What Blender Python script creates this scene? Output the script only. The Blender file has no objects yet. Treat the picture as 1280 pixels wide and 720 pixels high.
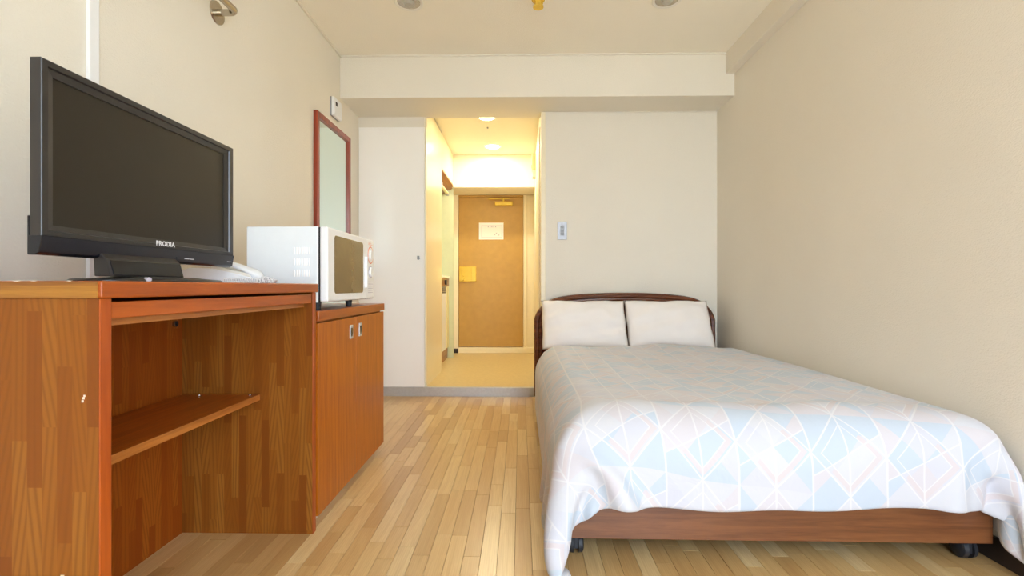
import bpy, bmesh, math, random
import numpy as np
from mathutils import Vector, Matrix

random.seed(7)
S = bpy.context.scene
COL = S.collection

# ------------------------------------------------------------------ camera
F_PX, EYE, YAW = 605.0, 0.85, math.radians(1.0)
cam_d = bpy.data.cameras.new('camera')
cam = bpy.data.objects.new('camera', cam_d)
COL.objects.link(cam)
cam.location = (0, 0, EYE)
cam.rotation_euler = (math.radians(90), 0, YAW)
cam_d.sensor_width = 36
cam_d.lens = 36 * F_PX / 1280
cam_d.shift_y = -2 / 1280
cam_d.clip_start = 0.02
S.camera = cam

# ------------------------------------------------------------------ world, daylight, exposure
w = bpy.data.worlds.new('World')
S.world = w
w.use_nodes = True
bg = w.node_tree.nodes['Background']
bg.inputs[0].default_value = (0.72, 0.845, 1.0, 1)
bg.inputs[1].default_value = 12.8
WIN = (0.05, 1.40, 0.06, 2.28)          # x0, x1, z0, z1 of the unseen window added behind the camera
WIN_Y = -1.15
pl = bpy.data.lights.new('window_portal', 'AREA')
pl.shape = 'RECTANGLE'
pl.size, pl.size_y = WIN[1] - WIN[0], WIN[3] - WIN[2]
pl.cycles.is_portal = True
po = bpy.data.objects.new('window_portal', pl)
COL.objects.link(po)
po.location = ((WIN[0] + WIN[1]) / 2, WIN_Y - 0.16, (WIN[2] + WIN[3]) / 2)
po.rotation_euler = (math.radians(90), 0, 0)
S.view_settings.view_transform = 'Standard'
S.view_settings.look = 'None'
S.view_settings.gamma = 1
S.view_settings.use_curve_mapping = False
S.view_settings.exposure = 0.0
S.cycles.use_denoising = True
S.cycles.max_bounces = 14
S.cycles.diffuse_bounces = 10
S.cycles.glossy_bounces = 5
S.cycles.sample_clamp_indirect = 8
S.cycles.caustics_reflective = True
S.cycles.blur_glossy = 0.5
S.cycles.caustics_refractive = False


# ------------------------------------------------------------------ material helpers
def lin(c):
    return tuple((v / 12.92 if v <= 0.04045 else ((v + 0.055) / 1.055) ** 2.4) for v in [x / 255 for x in c])


def rgba(c):
    return (*lin(c), 1)


class NT:
    def __init__(self, name):
        self.m = bpy.data.materials.new(name)
        self.m.use_nodes = True
        self.t = self.m.node_tree
        self.b = self.t.nodes['Principled BSDF']

    def n(self, kind, **kw):
        nd = self.t.nodes.new(kind)
        for k, v in kw.items():
            setattr(nd, k, v)
        return nd

    def l(self, a, b):
        self.t.links.new(a, b)

    def math(self, op, a, b=None, c=None):
        nd = self.n('ShaderNodeMath', operation=op)
        for i, v in enumerate((a, b, c)):
            if v is None:
                continue
            if isinstance(v, (int, float)):
                nd.inputs[i].default_value = v
            else:
                self.l(v, nd.inputs[i])
        return nd.outputs[0]

    def vmath(self, op, a, b):
        nd = self.n('ShaderNodeVectorMath', operation=op)
        for i, v in enumerate((a, b)):
            if isinstance(v, (tuple, list)):
                nd.inputs[i].default_value = v
            else:
                self.l(v, nd.inputs[i])
        return nd.outputs[0]

    def mix(self, fac, a, b, blend='MIX'):
        nd = self.n('ShaderNodeMix', data_type='RGBA', blend_type=blend)
        for s, v in ((nd.inputs[0], fac), (nd.inputs[6], a), (nd.inputs[7], b)):
            if isinstance(v, (int, float)):
                s.default_value = v
            elif isinstance(v, tuple):
                s.default_value = v if len(v) == 4 else (*v, 1)
            else:
                self.l(v, s)
        return nd.outputs[2]

    def noise(self, vec, scale, detail=3, rough=0.5, dist=0.0):
        nd = self.n('ShaderNodeTexNoise')
        nd.inputs['Scale'].default_value = scale
        nd.inputs['Detail'].default_value = detail
        nd.inputs['Roughness'].default_value = rough
        nd.inputs['Distortion'].default_value = dist
        if vec is not None:
            self.l(vec, nd.inputs['Vector'])
        return nd.outputs[0]

    def ramp(self, fac, stops, interp='LINEAR'):
        nd = self.n('ShaderNodeValToRGB')
        nd.color_ramp.interpolation = interp
        el = nd.color_ramp.elements
        while len(el) < len(stops):
            el.new(0.5)
        for e, (p, c) in zip(el, stops):
            e.position = p
            e.color = c if len(c) == 4 else (*c, 1)
        self.l(fac, nd.inputs[0])
        return nd.outputs[0]

    def bump(self, h, strength=0.2, dist=0.002):
        nd = self.n('ShaderNodeBump')
        nd.inputs['Strength'].default_value = strength
        nd.inputs['Distance'].default_value = dist
        self.l(h, nd.inputs['Height'])
        self.l(nd.outputs[0], self.b.inputs['Normal'])

    def coord(self, out='Object'):
        return self.n('ShaderNodeTexCoord').outputs[out]

    def mapping(self, vec, scale=(1, 1, 1), rot=(0, 0, 0)):
        nd = self.n('ShaderNodeMapping')
        nd.inputs['Scale'].default_value = scale
        nd.inputs['Rotation'].default_value = rot
        self.l(vec, nd.inputs['Vector'])
        return nd.outputs[0]

    def base(self, v):
        if isinstance(v, tuple):
            self.b.inputs['Base Color'].default_value = v if len(v) == 4 else (*v, 1)
        else:
            self.l(v, self.b.inputs['Base Color'])


def plain(name, c, rough=0.5, metal=0.0, spec=None, vary=0.04, scale=30, bump=0.0, coat=0.0):
    """flat colour with a faint noise mottling"""
    m = NT(name)
    co = m.coord()
    nz = m.noise(co, scale, 4)
    c = rgba(c)
    dk = tuple(v * (1 - vary) for v in c[:3])
    lt = tuple(min(1, v * (1 + vary)) for v in c[:3])
    m.base(m.ramp(nz, [(0.3, dk), (0.7, lt)]))
    m.b.inputs['Roughness'].default_value = rough
    m.b.inputs['Metallic'].default_value = metal
    if spec is not None:
        m.b.inputs['Specular IOR Level'].default_value = spec
    if coat:
        m.b.inputs['Coat Weight'].default_value = coat
        m.b.inputs['Coat Roughness'].default_value = 0.1
    if bump:
        m.bump(m.noise(co, scale * 8, 2), bump, 0.001)
    return m.m


def wallpaper(name, c):
    m = NT(name)
    co = m.coord()
    fine = m.noise(m.mapping(co, (1, 1, 1.6)), 150, 3, 0.6)
    big = m.noise(co, 2.2, 3)
    c = rgba(c)
    col = m.ramp(big, [(0.3, tuple(v * 0.97 for v in c[:3])), (0.7, c)])
    m.base(m.mix(m.math('MULTIPLY', fine, 0.10), col, tuple(v * 0.72 for v in c[:3])))
    m.b.inputs['Roughness'].default_value = 0.72
    m.b.inputs['Specular IOR Level'].default_value = 0.25
    m.bump(fine, 0.6, 0.003)
    return m.m


def straight_wood(name, c1, c2, axis='Z', rough=0.35, scale=1.0, coat=0.25, fine=1.0):
    """wood with grain running along one axis"""
    m = NT(name)
    co = m.coord()
    st = {'X': (1.2, 22, 22), 'Y': (22, 1.2, 22), 'Z': (22, 22, 1.2)}[axis]
    st = tuple(v * scale for v in st)
    g = m.noise(m.mapping(co, st), 2.2, 5, 0.6, 0.6)
    g2 = m.noise(m.mapping(co, tuple(v * 5 for v in st)), 3.0, 3, 0.6)
    f = m.math('ADD', m.math('MULTIPLY', g, 0.75), m.math('MULTIPLY', g2, 0.25 * fine))
    m.base(m.ramp(f, [(0.36, lin(c2)), (0.60, lin(c1))]))
    m.b.inputs['Roughness'].default_value = rough
    m.b.inputs['Coat Weight'].default_value = coat
    m.b.inputs['Coat Roughness'].default_value = 0.15
    m.bump(g2, 0.05, 0.0005)
    return m.m


def block_wood(name, plane, light, mid, dark):
    """printed laminate of narrow vertical staves with curly grain; plane 'XZ' or 'YZ'"""
    m = NT(name)
    co = m.coord()
    sp = m.n('ShaderNodeSeparateXYZ')
    m.l(co, sp.inputs[0])
    u = sp.outputs['X' if plane == 'XZ' else 'Y']
    z = sp.outputs['Z']
    SW, SL = 0.026, 0.30
    su = m.math('DIVIDE', u, SW)
    col_i = m.math('FLOOR', su)
    wn = m.n('ShaderNodeTexWhiteNoise', noise_dimensions='1D')
    m.l(col_i, wn.inputs['W'])
    zz = m.math('ADD', m.math('DIVIDE', z, SL), m.math('MULTIPLY', wn.outputs['Value'], 9.7))
    row_i = m.math('FLOOR', zz)
    cb = m.n('ShaderNodeCombineXYZ')
    m.l(col_i, cb.inputs[0])
    m.l(row_i, cb.inputs[1])
    wn2 = m.n('ShaderNodeTexWhiteNoise', noise_dimensions='2D')
    m.l(cb.outputs[0], wn2.inputs['Vector'])
    rnd = wn2.outputs['Value']
    rc = m.n('ShaderNodeSeparateXYZ')
    m.l(wn2.outputs['Color'], rc.inputs[0])
    # grain: slanted waves, slant and phase per stave
    slant = m.math('MULTIPLY', m.math('SUBTRACT', rc.outputs[1], 0.5), 0.42)
    fu = m.math('ADD', u, m.math('MULTIPLY', z, slant))
    cb2 = m.n('ShaderNodeCombineXYZ')
    m.l(m.math('ADD', m.math('MULTIPLY', fu, 1.0), m.math('MULTIPLY', rnd, 7)), cb2.inputs[0])
    m.l(m.math('ADD', m.math('MULTIPLY', z, 0.10), m.math('MULTIPLY', rc.outputs[2], 5)), cb2.inputs[1])
    wv = m.n('ShaderNodeTexWave', wave_type='BANDS', bands_direction='X')
    wv.inputs['Scale'].default_value = 26
    wv.inputs['Distortion'].default_value = 9.0
    wv.inputs['Detail'].default_value = 2.5
    wv.inputs['Detail Scale'].default_value = 0.35
    m.l(cb2.outputs[0], wv.inputs['Vector'])
    tone = m.ramp(rnd, [(0.0, lin(dark)), (0.45, lin(mid)), (1.0, lin(light))])
    gr = m.math('MULTIPLY', m.math('POWER', wv.outputs['Fac'], 2.2), m.math('ADD', 0.05, m.math('MULTIPLY', rc.outputs[0], 0.42)))
    c = m.mix(gr, tone, lin(tuple(v * 0.66 for v in dark)))
    fz = m.noise(m.mapping(co, (90, 90, 5)), 4, 3)
    c = m.mix(m.math('MULTIPLY', fz, 0.18), c, lin(tuple(v * 0.7 for v in dark)))
    m.base(c)
    m.b.inputs['Roughness'].default_value = 0.45
    m.b.inputs['Specular IOR Level'].default_value = 0.25
    return m.m


def plank_mat(name, island):
    """oak strip flooring, tone per plank"""
    m = NT(name)
    if island:
        rnd = m.n('ShaderNodeNewGeometry').outputs['Random Per Island']
    else:
        rnd = m.n('ShaderNodeObjectInfo').outputs['Random']
    co = m.coord()
    off = m.n('ShaderNodeCombineXYZ')
    m.l(m.math('MULTIPLY', rnd, 31.0), off.inputs[0])
    m.l(m.math('MULTIPLY', rnd, 17.0), off.inputs[1])
    v = m.vmath('ADD', co, off.outputs[0])
    g = m.noise(m.mapping(v, (26, 1.6, 26)), 2.0, 4, 0.6, 1.0)
    g2 = m.noise(m.mapping(v, (190, 7, 190)), 2.0, 3, 0.6)
    rings = m.n('ShaderNodeTexWave', wave_type='RINGS', rings_direction='Z')
    rings.inputs['Scale'].default_value = 2.2
    rings.inputs['Distortion'].default_value = 4
    rings.inputs['Detail'].default_value = 2
    rings.inputs['Detail Scale'].default_value = 0.6
    m.l(m.mapping(v, (20, 1.8, 1)), rings.inputs['Vector'])
    tone = m.ramp(rnd, [(0.0, lin((194, 158, 104))), (0.35, lin((210, 176, 120))), (0.7, lin((220, 190, 134))), (1.0, lin((232, 208, 158)))])
    c = m.mix(m.math('MULTIPLY', m.math('SUBTRACT', 0.62, g), 0.9), tone, lin((160, 104, 52)))
    c = m.mix(m.math('MULTIPLY', rings.outputs['Fac'], 0.12), c, lin((150, 98, 50)))
    c = m.mix(m.math('MULTIPLY', g2, 0.14), c, lin((140, 92, 48)))
    m.base(c)
    m.b.inputs['Roughness'].default_value = 0.30
    m.b.inputs['Specular IOR Level'].default_value = 0.8
    m.bump(g2, 0.05, 0.0004)
    return m.m


def duvet_mat():
    m = NT('duvet_cotton')
    uv = m.coord('UV')
    sp = m.n('ShaderNodeSeparateXYZ')
    m.l(uv, sp.inputs[0])
    CX, CY = 0.215, 0.235
    x = m.math('DIVIDE', sp.outputs[0], CX)
    y = m.math('DIVIDE', m.math('ADD', sp.outputs[1], m.math('MULTIPLY', sp.outputs[0], 0.12)), CY)
    ix, iy = m.math('FLOOR', x), m.math('FLOOR', y)
    fx, fy = m.math('FRACT', x), m.math('FRACT', y)
    d1 = m.math('SUBTRACT', fx, fy)
    d2 = m.math('SUBTRACT', m.math('ADD', fx, fy), 1.0)
    inner = m.math('SUBTRACT', m.math('ADD', m.math('ABSOLUTE', m.math('SUBTRACT', fx, 0.5)), m.math('ABSOLUTE', m.math('SUBTRACT', fy, 0.5))), 0.5)   # diamond
    mid = m.math('SUBTRACT', fx, 0.5)
    slope = m.math('SUBTRACT', m.math('SUBTRACT', fy, 0.5), m.math('MULTIPLY', mid, 0.55))
    tid = m.math('ADD', m.math('GREATER_THAN', d1, 0), m.math('MULTIPLY', m.math('GREATER_THAN', d2, 0), 2))
    tid = m.math('ADD', tid, m.math('MULTIPLY', m.math('GREATER_THAN', inner, 0), 4))
    tid = m.math('ADD', tid, m.math('MULTIPLY', m.math('GREATER_THAN', slope, 0), 8))
    cb = m.n('ShaderNodeCombineXYZ')
    m.l(ix, cb.inputs[0]); m.l(iy, cb.inputs[1]); m.l(tid, cb.inputs[2])
    wn = m.n('ShaderNodeTexWhiteNoise', noise_dimensions='3D')
    m.l(cb.outputs[0], wn.inputs['Vector'])
    blue, lilac, pink, white = lin((184, 195, 208)), lin((196, 197, 207)), lin((200, 196, 202)), lin((199, 200, 207))
    c = m.ramp(wn.outputs['Value'], [(0.0, blue), (0.36, lilac), (0.62, pink), (0.78, white)], 'CONSTANT')
    # pink bands inside two sides of each diamond
    ai = m.math('ABSOLUTE', m.math('ADD', inner, 0.09))
    side = m.math('GREATER_THAN', d1, -0.04)
    band = m.math('MULTIPLY', m.math('LESS_THAN', ai, 0.045), side)
    c = m.mix(m.math('MULTIPLY', band, 0.9), c, lin((202, 193, 196)))
    lines = None
    for q, wd in ((inner, 0.014), (m.math('ADD', inner, 0.14), 0.009), (mid, 0.011), (slope, 0.009)):
        k = m.math('LESS_THAN', m.math('ABSOLUTE', q), wd)
        lines = k if lines is None else m.math('MAXIMUM', lines, k)
    edge = m.math('GREATER_THAN', m.math('ABSOLUTE', mid), 0.487)
    lines = m.math('MAXIMUM', lines, edge)
    c = m.mix(m.math('MULTIPLY', lines, 0.85), c, lin((211, 210, 213)))
    weave = m.noise(m.mapping(uv, (1, 1, 1)), 900, 2)
    c = m.mix(m.math('MULTIPLY', weave, 0.06), c, lin((170, 180, 200)))
    m.base(c)
    m.b.inputs['Roughness'].default_value = 0.8
    m.b.inputs['Specular IOR Level'].default_value = 0.2
    m.b.inputs['Sheen Weight'].default_value = 0.15
    m.bump(m.noise(uv, 14, 3, 0.55, 0.6), 0.25, 0.01)
    return m.m


def emit(name, c, strength):
    m = NT(name)
    m.b.inputs['Base Color'].default_value = (0.9, 0.9, 0.9, 1)
    m.b.inputs['Emission Color'].default_value = (*c, 1)
    m.b.inputs['Emission Strength'].default_value = strength
    return m.m


M = {}
M['wall'] = wallpaper('wallpaper_cream', (234, 229, 217))
M['wall_r'] = wallpaper('wallpaper_beige', (233, 227, 215))
M['ceiling'] = wallpaper('ceiling_paper', (248, 243, 230))
M['hall_wall'] = plain('hall_gloss_cream', (238, 230, 200), 0.22, vary=0.015, scale=3)
M['hall_matt'] = wallpaper('hall_paper', (242, 236, 216))
M['closet'] = plain('closet_laminate', (250, 249, 246), 0.30, vary=0.01, scale=3)
M['vinyl'] = plain('vinyl_floor', (206, 186, 136), 0.38, vary=0.06, scale=40)
M['alu'] = plain('brushed_aluminium', (196, 199, 202), 0.35, 0.45, vary=0.05, scale=60)
M['chrome'] = plain('chrome', (186, 184, 178), 0.18, 1.0, vary=0.02)
M['steel'] = plain('dull_steel', (186, 178, 164), 0.25, 1.0, vary=0.03)
M['brass'] = plain('brass', (232, 198, 84), 0.25, 0.45, vary=0.05)
M['door'] = plain('door_brown', (188, 148, 70), 0.42, vary=0.05, scale=14)
M['frame'] = plain('cream_paint', (240, 230, 200), 0.4, vary=0.02)
M['white'] = plain('white_plastic', (238, 241, 245), 0.35, vary=0.01)
M['white_warm'] = plain('ivory_plastic', (236, 233, 224), 0.4, vary=0.01)
M['mw_side'] = plain('microwave_enamel', (232, 239, 245), 0.35, vary=0.01)
M['grey'] = plain('grey_plastic', (150, 154, 158), 0.4, vary=0.03)
M['black'] = plain('black_plastic', (30, 28, 28), 0.35, vary=0.05)
M['gloss_black'] = plain('gloss_black', (22, 22, 26), 0.10, vary=0.03)
M['tv_bezel'] = plain('tv_bezel_satin', (46, 43, 42), 0.30, vary=0.03)
M['tv_lip'] = plain('tv_lip_gloss', (20, 21, 30), 0.14, vary=0.03)
M['screen'] = plain('tv_screen', (38, 33, 26), 0.42, vary=0.02, spec=0.35)
M['rubber'] = plain('black_rubber', (36, 37, 42), 0.5, vary=0.05)
M['print_white'] = plain('print_white', (226, 228, 232), 0.4, vary=0.0)
M['print_grey'] = plain('print_grey', (196, 194, 208), 0.6, vary=0.02)
M['paper'] = plain('paper', (250, 250, 250), 0.7, vary=0.01)
M['orange_print'] = plain('orange_print', (226, 128, 96), 0.5, vary=0.02)
M['mirror'] = plain('mirror_glass', (222, 236, 226), 0.03, 1.0, vary=0.0)
M['red_wood'] = straight_wood('mirror_frame_wood', (158, 62, 34), (120, 40, 24), 'Z', 0.35)
M['orange_y'] = straight_wood('orange_edge_y', (172, 84, 18), (144, 64, 8), 'Y', 0.32, 1.0, 0.15)
M['orange_z'] = straight_wood('orange_edge_z', (172, 80, 18), (150, 64, 10), 'Z', 0.36, 0.6, 0.1)
M['yellow_x'] = straight_wood('desk_end_edge', (170, 116, 36), (128, 76, 16), 'X', 0.4, 1.0, 0.1)
M['brown_y'] = straight_wood('drawer_box_wood', (188, 118, 50), (150, 84, 30), 'Y', 0.45)
M['block_xz'] = block_wood('block_laminate_end', 'XZ', (160, 102, 36), (144, 84, 23), (128, 68, 17))
M['block_yz'] = block_wood('block_laminate_back', 'YZ', (176, 100, 30), (164, 86, 22), (148, 72, 16))
M['shelf'] = straight_wood('shelf_wood', (180, 98, 30), (142, 68, 16), 'Y', 0.35)
M['cab_door'] = straight_wood('cabinet_laminate', (188, 104, 12), (158, 76, 4), 'Z', 0.36, 1.2, 0.08)
M['bed_wood'] = straight_wood('bed_walnut_x', (124, 76, 42), (96, 54, 28), 'X', 0.38, 1.0, 0.3)
M['head_wood'] = straight_wood('headboard_walnut', (116, 62, 34), (76, 37, 20), 'X', 0.26, 0.8, 0.5)
M['head_panel'] = straight_wood('headboard_panel', (128, 72, 44), (92, 48, 28), 'X', 0.35, 0.8, 0.4)
M['dark_brown'] = plain('dark_brown_plain', (44, 36, 34), 0.5)
M['under'] = plain('subfloor_dark', (96, 64, 34), 0.8)
M['plank'] = plank_mat('oak_plank', False)
M['plank_rest'] = plank_mat('oak_plank_rest', True)
M['duvet'] = duvet_mat()
M['linen'] = plain('pillow_linen', (240, 236, 234), 0.85, vary=0.012, scale=10, spec=0.2, bump=0.1)
M['mattress'] = plain('mattress_ticking', (226, 224, 222), 0.85, vary=0.02)
M['mw_window'] = plain('microwave_window', (96, 84, 68), 0.08, vary=0.03, spec=0.8)
M['kit_side'] = plain('kitchen_green', (206, 212, 176), 0.35, vary=0.02)
M['kit_cream'] = plain('kitchen_cream', (236, 224, 170), 0.35, vary=0.02)
M['kit_wood'] = straight_wood('kitchen_wood', (176, 124, 66), (140, 90, 44), 'Y', 0.4)
M['curtain'] = plain('curtain_cloth', (206, 186, 150), 0.85, vary=0.05)
M['lamp_glow'] = emit('lamp_glow', (1.0, 0.86, 0.58), 30)
M['lamp_off'] = plain('lamp_diffuser', (176, 172, 160), 0.3, vary=0.06, scale=60)
M['ground'] = plain('bounce_paving', (238, 230, 214), 0.9, vary=0.08, scale=0.5)  # kept very pale to bounce more daylight up indoors
M['plate'] = plain('switch_plate_grey', (170, 173, 180), 0.4, 0.3, vary=0.02)
M['chip'] = plain('bare_chipboard', (222, 206, 190), 0.8)


# ------------------------------------------------------------------ geometry helpers
def link_mesh(name, verts, faces, mat, parent=None, origin=(0, 0, 0), smooth=False):
    """verts in world coordinates; origin is the parent's (or own) base point"""
    me = bpy.data.meshes.new(name)
    ox, oy, oz = origin
    me.from_pydata([(v[0] - ox, v[1] - oy, v[2] - oz) for v in verts], [], faces)
    me.update()
    if smooth:
        for p in me.polygons:
            p.use_smooth = True
    if mat is not None:
        me.materials.append(mat)
    o = bpy.data.objects.new(name, me)
    COL.objects.link(o)
    if parent is not None:
        o.parent = parent
    else:
        o.location = origin
    return o


def from_bm(name, bm, mat, parent=None, origin=(0, 0, 0), smooth=False):
    bmesh.ops.recalc_face_normals(bm, faces=bm.faces)
    me = bpy.data.meshes.new(name)
    bm.transform(Matrix.Translation(-Vector(origin)))
    bm.to_mesh(me)
    bm.free()
    if smooth:
        me.shade_smooth()
    me.materials.append(mat)
    o = bpy.data.objects.new(name, me)
    COL.objects.link(o)
    if parent is not None:
        o.parent = parent
    else:
        o.location = origin
    return o


def bm_box(bm, x0, x1, y0, y1, z0, z1, bev=0.0, seg=2):
    r = bmesh.ops.create_cube(bm, size=1)
    vs = r['verts']
    bmesh.ops.scale(bm, vec=(x1 - x0, y1 - y0, z1 - z0), verts=vs)
    bmesh.ops.translate(bm, vec=((x0 + x1) / 2, (y0 + y1) / 2, (z0 + z1) / 2), verts=vs)
    if bev > 0:
        es = list({e for v in vs for e in v.link_edges})
        bmesh.ops.bevel(bm, geom=es, offset=bev, segments=seg, profile=0.5, affect='EDGES')


def root_of(parent):
    """world origin of the chain of parents (unrotated)"""
    p = Vector((0, 0, 0))
    while parent is not None:
        p = p + parent.location
        parent = parent.parent
    return p


def box(name, x0, x1, y0, y1, z0, z1, mat, parent=None, bev=0.0, seg=2, origin=None):
    bm = bmesh.new()
    bm_box(bm, x0, x1, y0, y1, z0, z1, bev, seg)
    if parent is not None:
        org = root_of(parent) if origin is None else origin
    else:
        org = ((x0 + x1) / 2, (y0 + y1) / 2, z0) if origin is None else origin
    return from_bm(name, bm, mat, parent, org)


def cyl_bm(bm, p0, p1, r0, r1=None, seg=20, caps=True):
    p0, p1 = Vector(p0), Vector(p1)
    r1 = r0 if r1 is None else r1
    d = (p1 - p0)
    q = d.normalized().to_track_quat('Z', 'Y')
    ra, rb = [], []
    for i in range(seg):
        a = 2 * math.pi * i / seg
        v = q @ Vector((math.cos(a), math.sin(a), 0))
        ra.append(bm.verts.new(p0 + v * r0))
        rb.append(bm.verts.new(p1 + v * r1))
    for i in range(seg):
        j = (i + 1) % seg
        bm.faces.new((ra[i], ra[j], rb[j], rb[i]))
    if caps:
        bm.faces.new(ra[::-1])
        bm.faces.new(rb)


def cyl(name, p0, p1, r0, mat, parent=None, r1=None, seg=20, smooth=True):
    bm = bmesh.new()
    cyl_bm(bm, p0, p1, r0, r1, seg)
    o = from_bm(name, bm, mat, parent, root_of(parent) if parent else tuple(p0))
    if smooth:
        smooth_by_angle(o)
    return o


def smooth_by_angle(o, deg=35):
    me = o.data
    for p in me.polygons:
        p.use_smooth = True
    bm = bmesh.new()
    bm.from_mesh(me)
    for e in bm.edges:
        if len(e.link_faces) == 2 and e.calc_face_angle(0) > math.radians(deg):
            e.smooth = False
    bm.to_mesh(me)
    bm.free()


def tube(name, pts, r, mat, parent=None, seg=12, origin=None):
    """round tube along a polyline"""
    pts = [Vector(p) for p in pts]
    bm = bmesh.new()
    rings = []
    ref = Vector((0, 0, 1))
    for i, p in enumerate(pts):
        t = (pts[min(i + 1, len(pts) - 1)] - pts[max(i - 1, 0)]).normalized()
        if abs(t.dot(ref)) > 0.95:
            n = t.cross(Vector((1, 0, 0))).normalized()
        else:
            n = t.cross(ref).normalized()
        b = t.cross(n).normalized()
        rings.append([bm.verts.new(p + (n * math.cos(2 * math.pi * k / seg) + b * math.sin(2 * math.pi * k / seg)) * r) for k in range(seg)])
    for a, b in zip(rings[:-1], rings[1:]):
        for k in range(seg):
            j = (k + 1) % seg
            bm.faces.new((a[k], a[j], b[j], b[k]))
    bm.faces.new(rings[0][::-1])
    bm.faces.new(rings[-1])
    org = origin if origin is not None else (root_of(parent) if parent else tuple(pts[0]))
    o = from_bm(name, bm, mat, parent, org)
    smooth_by_angle(o, 50)
    return o


def prism(name, outline, axis, a0, a1, mat, parent=None, origin=None, bev=0.0):
    """extrude a 2D outline. axis 'Y': outline (x,z); 'X': outline (y,z); 'Z': outline (x,y)"""
    bm = bmesh.new()
    def P(p, a):
        return {'Y': (p[0], a, p[1]), 'X': (a, p[0], p[1]), 'Z': (p[0], p[1], a)}[axis]
    A = [bm.verts.new(P(p, a0)) for p in outline]
    B = [bm.verts.new(P(p, a1)) for p in outline]
    n = len(outline)
    bm.faces.new(A)
    bm.faces.new(B[::-1])
    for i in range(n):
        j = (i + 1) % n
        bm.faces.new((A[i], A[j], B[j], B[i]))
    bmesh.ops.recalc_face_normals(bm, faces=bm.faces)
    if bev > 0:
        es = [e for e in bm.edges if len(e.link_faces) == 2 and e.calc_face_angle(0) > 0.6]
        bmesh.ops.bevel(bm, geom=es, offset=bev, segments=2, profile=0.5, affect='EDGES')
    if origin is None:
        origin = root_of(parent) if parent else (0, 0, 0)
    return from_bm(name, bm, mat, parent, origin)


def round_rect(a0, a1, b0, b1, r, n=6):
    out = []
    for cx, cy, s in ((a1 - r, b1 - r, 0), (a0 + r, b1 - r, 1), (a0 + r, b0 + r, 2), (a1 - r, b0 + r, 3)):
        for k in range(n + 1):
            a = math.pi / 2 * (s + k / n)
            out.append((cx + r * math.cos(a), cy + r * math.sin(a)))
    return out


def thing(name, label, cat, loc=(0, 0, 0), group=None, kind=None):
    o = bpy.data.objects.new(name, None)
    o.empty_display_size = 0.1
    COL.objects.link(o)
    o.location = loc
    tag(o, label, cat, group, kind)
    return o


def tag(o, label=None, cat=None, group=None, kind=None):
    if label:
        o['label'] = label
    if cat:
        o['category'] = cat
    if group:
        o['group'] = group
    if kind:
        o['kind'] = kind
    return o


def struct(o, label, cat):
    return tag(o, label, cat, None, 'structure')


def text_mesh(name, body, size, mat, parent, loc, rot, extrude=0.0004, font_scale=(1, 1, 1), spacing=1.0):
    cu = bpy.data.curves.new('text_src', 'FONT')
    cu.body = body
    cu.size = size
    cu.align_x = 'CENTER'
    cu.align_y = 'CENTER'
    cu.extrude = extrude
    cu.space_character = spacing
    cu.offset = size * 0.025
    to = bpy.data.objects.new('text_src', cu)
    COL.objects.link(to)
    dg = bpy.context.evaluated_depsgraph_get()
    me = bpy.data.meshes.new_from_object(to.evaluated_get(dg))
    bpy.data.objects.remove(to)
    me.name = name
    me.materials.clear()
    me.materials.append(mat)
    o = bpy.data.objects.new(name, me)
    COL.objects.link(o)
    o.parent = parent
    o.location = Vector(loc) - root_of(parent)
    o.rotation_euler = rot
    o.scale = font_scale
    return o


# ================================================================== THE ROOM
XL, XR, ZC, YB = -1.26, 1.475, 2.46, 3.735
ZS, ZB = 0.068, 2.165                      # raised hall floor, underside of the big beam
YW = 3.66                                   # partition behind the bed
XH0, XH1, ZH = -0.729, 0.158, 2.277         # entrance hall

struct(box('wall_left', XL - 0.1, XL, WIN_Y - 0.1, 4.2, -0.05, ZC + 0.1, M['wall']), 'long cream wallpapered wall behind the television desk', 'wall')
struct(box('wall_right', XR, XR + 0.1, WIN_Y - 0.1, YW + 0.1, -0.05, ZC + 0.1, M['wall_r']), 'long beige wallpapered wall beside the bed', 'wall')
struct(box('ceiling', XL, XR, WIN_Y - 0.1, 3.9, ZC, ZC + 0.1, M['ceiling']), 'cream papered ceiling of the bedroom', 'ceiling')
struct(box('wall_back', XH1 + 0.03, XR, YW, YW + 0.1, -0.05, ZB + 0.01, M['wall']), 'pale partition wall behind the headboard', 'wall')
struct(box('beam', XL, XR, 3.36, 3.775, ZB, ZC, M['wall'], bev=0.002), 'deep boxed ceiling beam across the end of the room', 'beam')
struct(box('beam', XR - 0.06, XR, WIN_Y, 3.36, ZC - 0.145, ZC, M['wall_r'], bev=0.002), 'slim boxed ceiling ledge running along the right wall', 'beam')
struct(box('trim_1', XH1 - 0.004, XH1 + 0.03, YW - 0.006, YW + 0.1, ZS, ZB, M['frame'], bev=0.002), 'narrow cream edge trim where the partition meets the hall', 'trim')
struct(box('dark_strip_right', XR - 0.010, XR, WIN_Y, YW, 0.0, 0.075, M['dark_brown']), 'dark low strip along the right wall under the duvet', 'wall_strip')  # low dark strip at the foot of the right wall
struct(box('trim_2', XL, XL + 0.012, 1.380, 1.415, 0.0, ZC, M['white'], bev=0.003), 'slim white vertical cable cover on the left wall behind the television', 'trim')
for k, (a, b, c, d, e, f, lb) in enumerate((
        (XL, XL + 0.012, 0.2, 3.36, ZC - 0.012, ZC, 'thin cream corner moulding between left wall and ceiling'),
        (XL, XR - 0.06, 3.348, 3.36, ZC - 0.012, ZC, 'thin cream corner moulding between ceiling and big beam'),
        (XH1 + 0.03, XR, YW - 0.008, YW, ZB - 0.008, ZB, 'thin cream moulding along the top of the headboard partition'))):
    struct(box('trim_%d' % (k + 3), a, b, c, d, e, f, M['wall'], bev=0.003), lb, 'trim')

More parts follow.
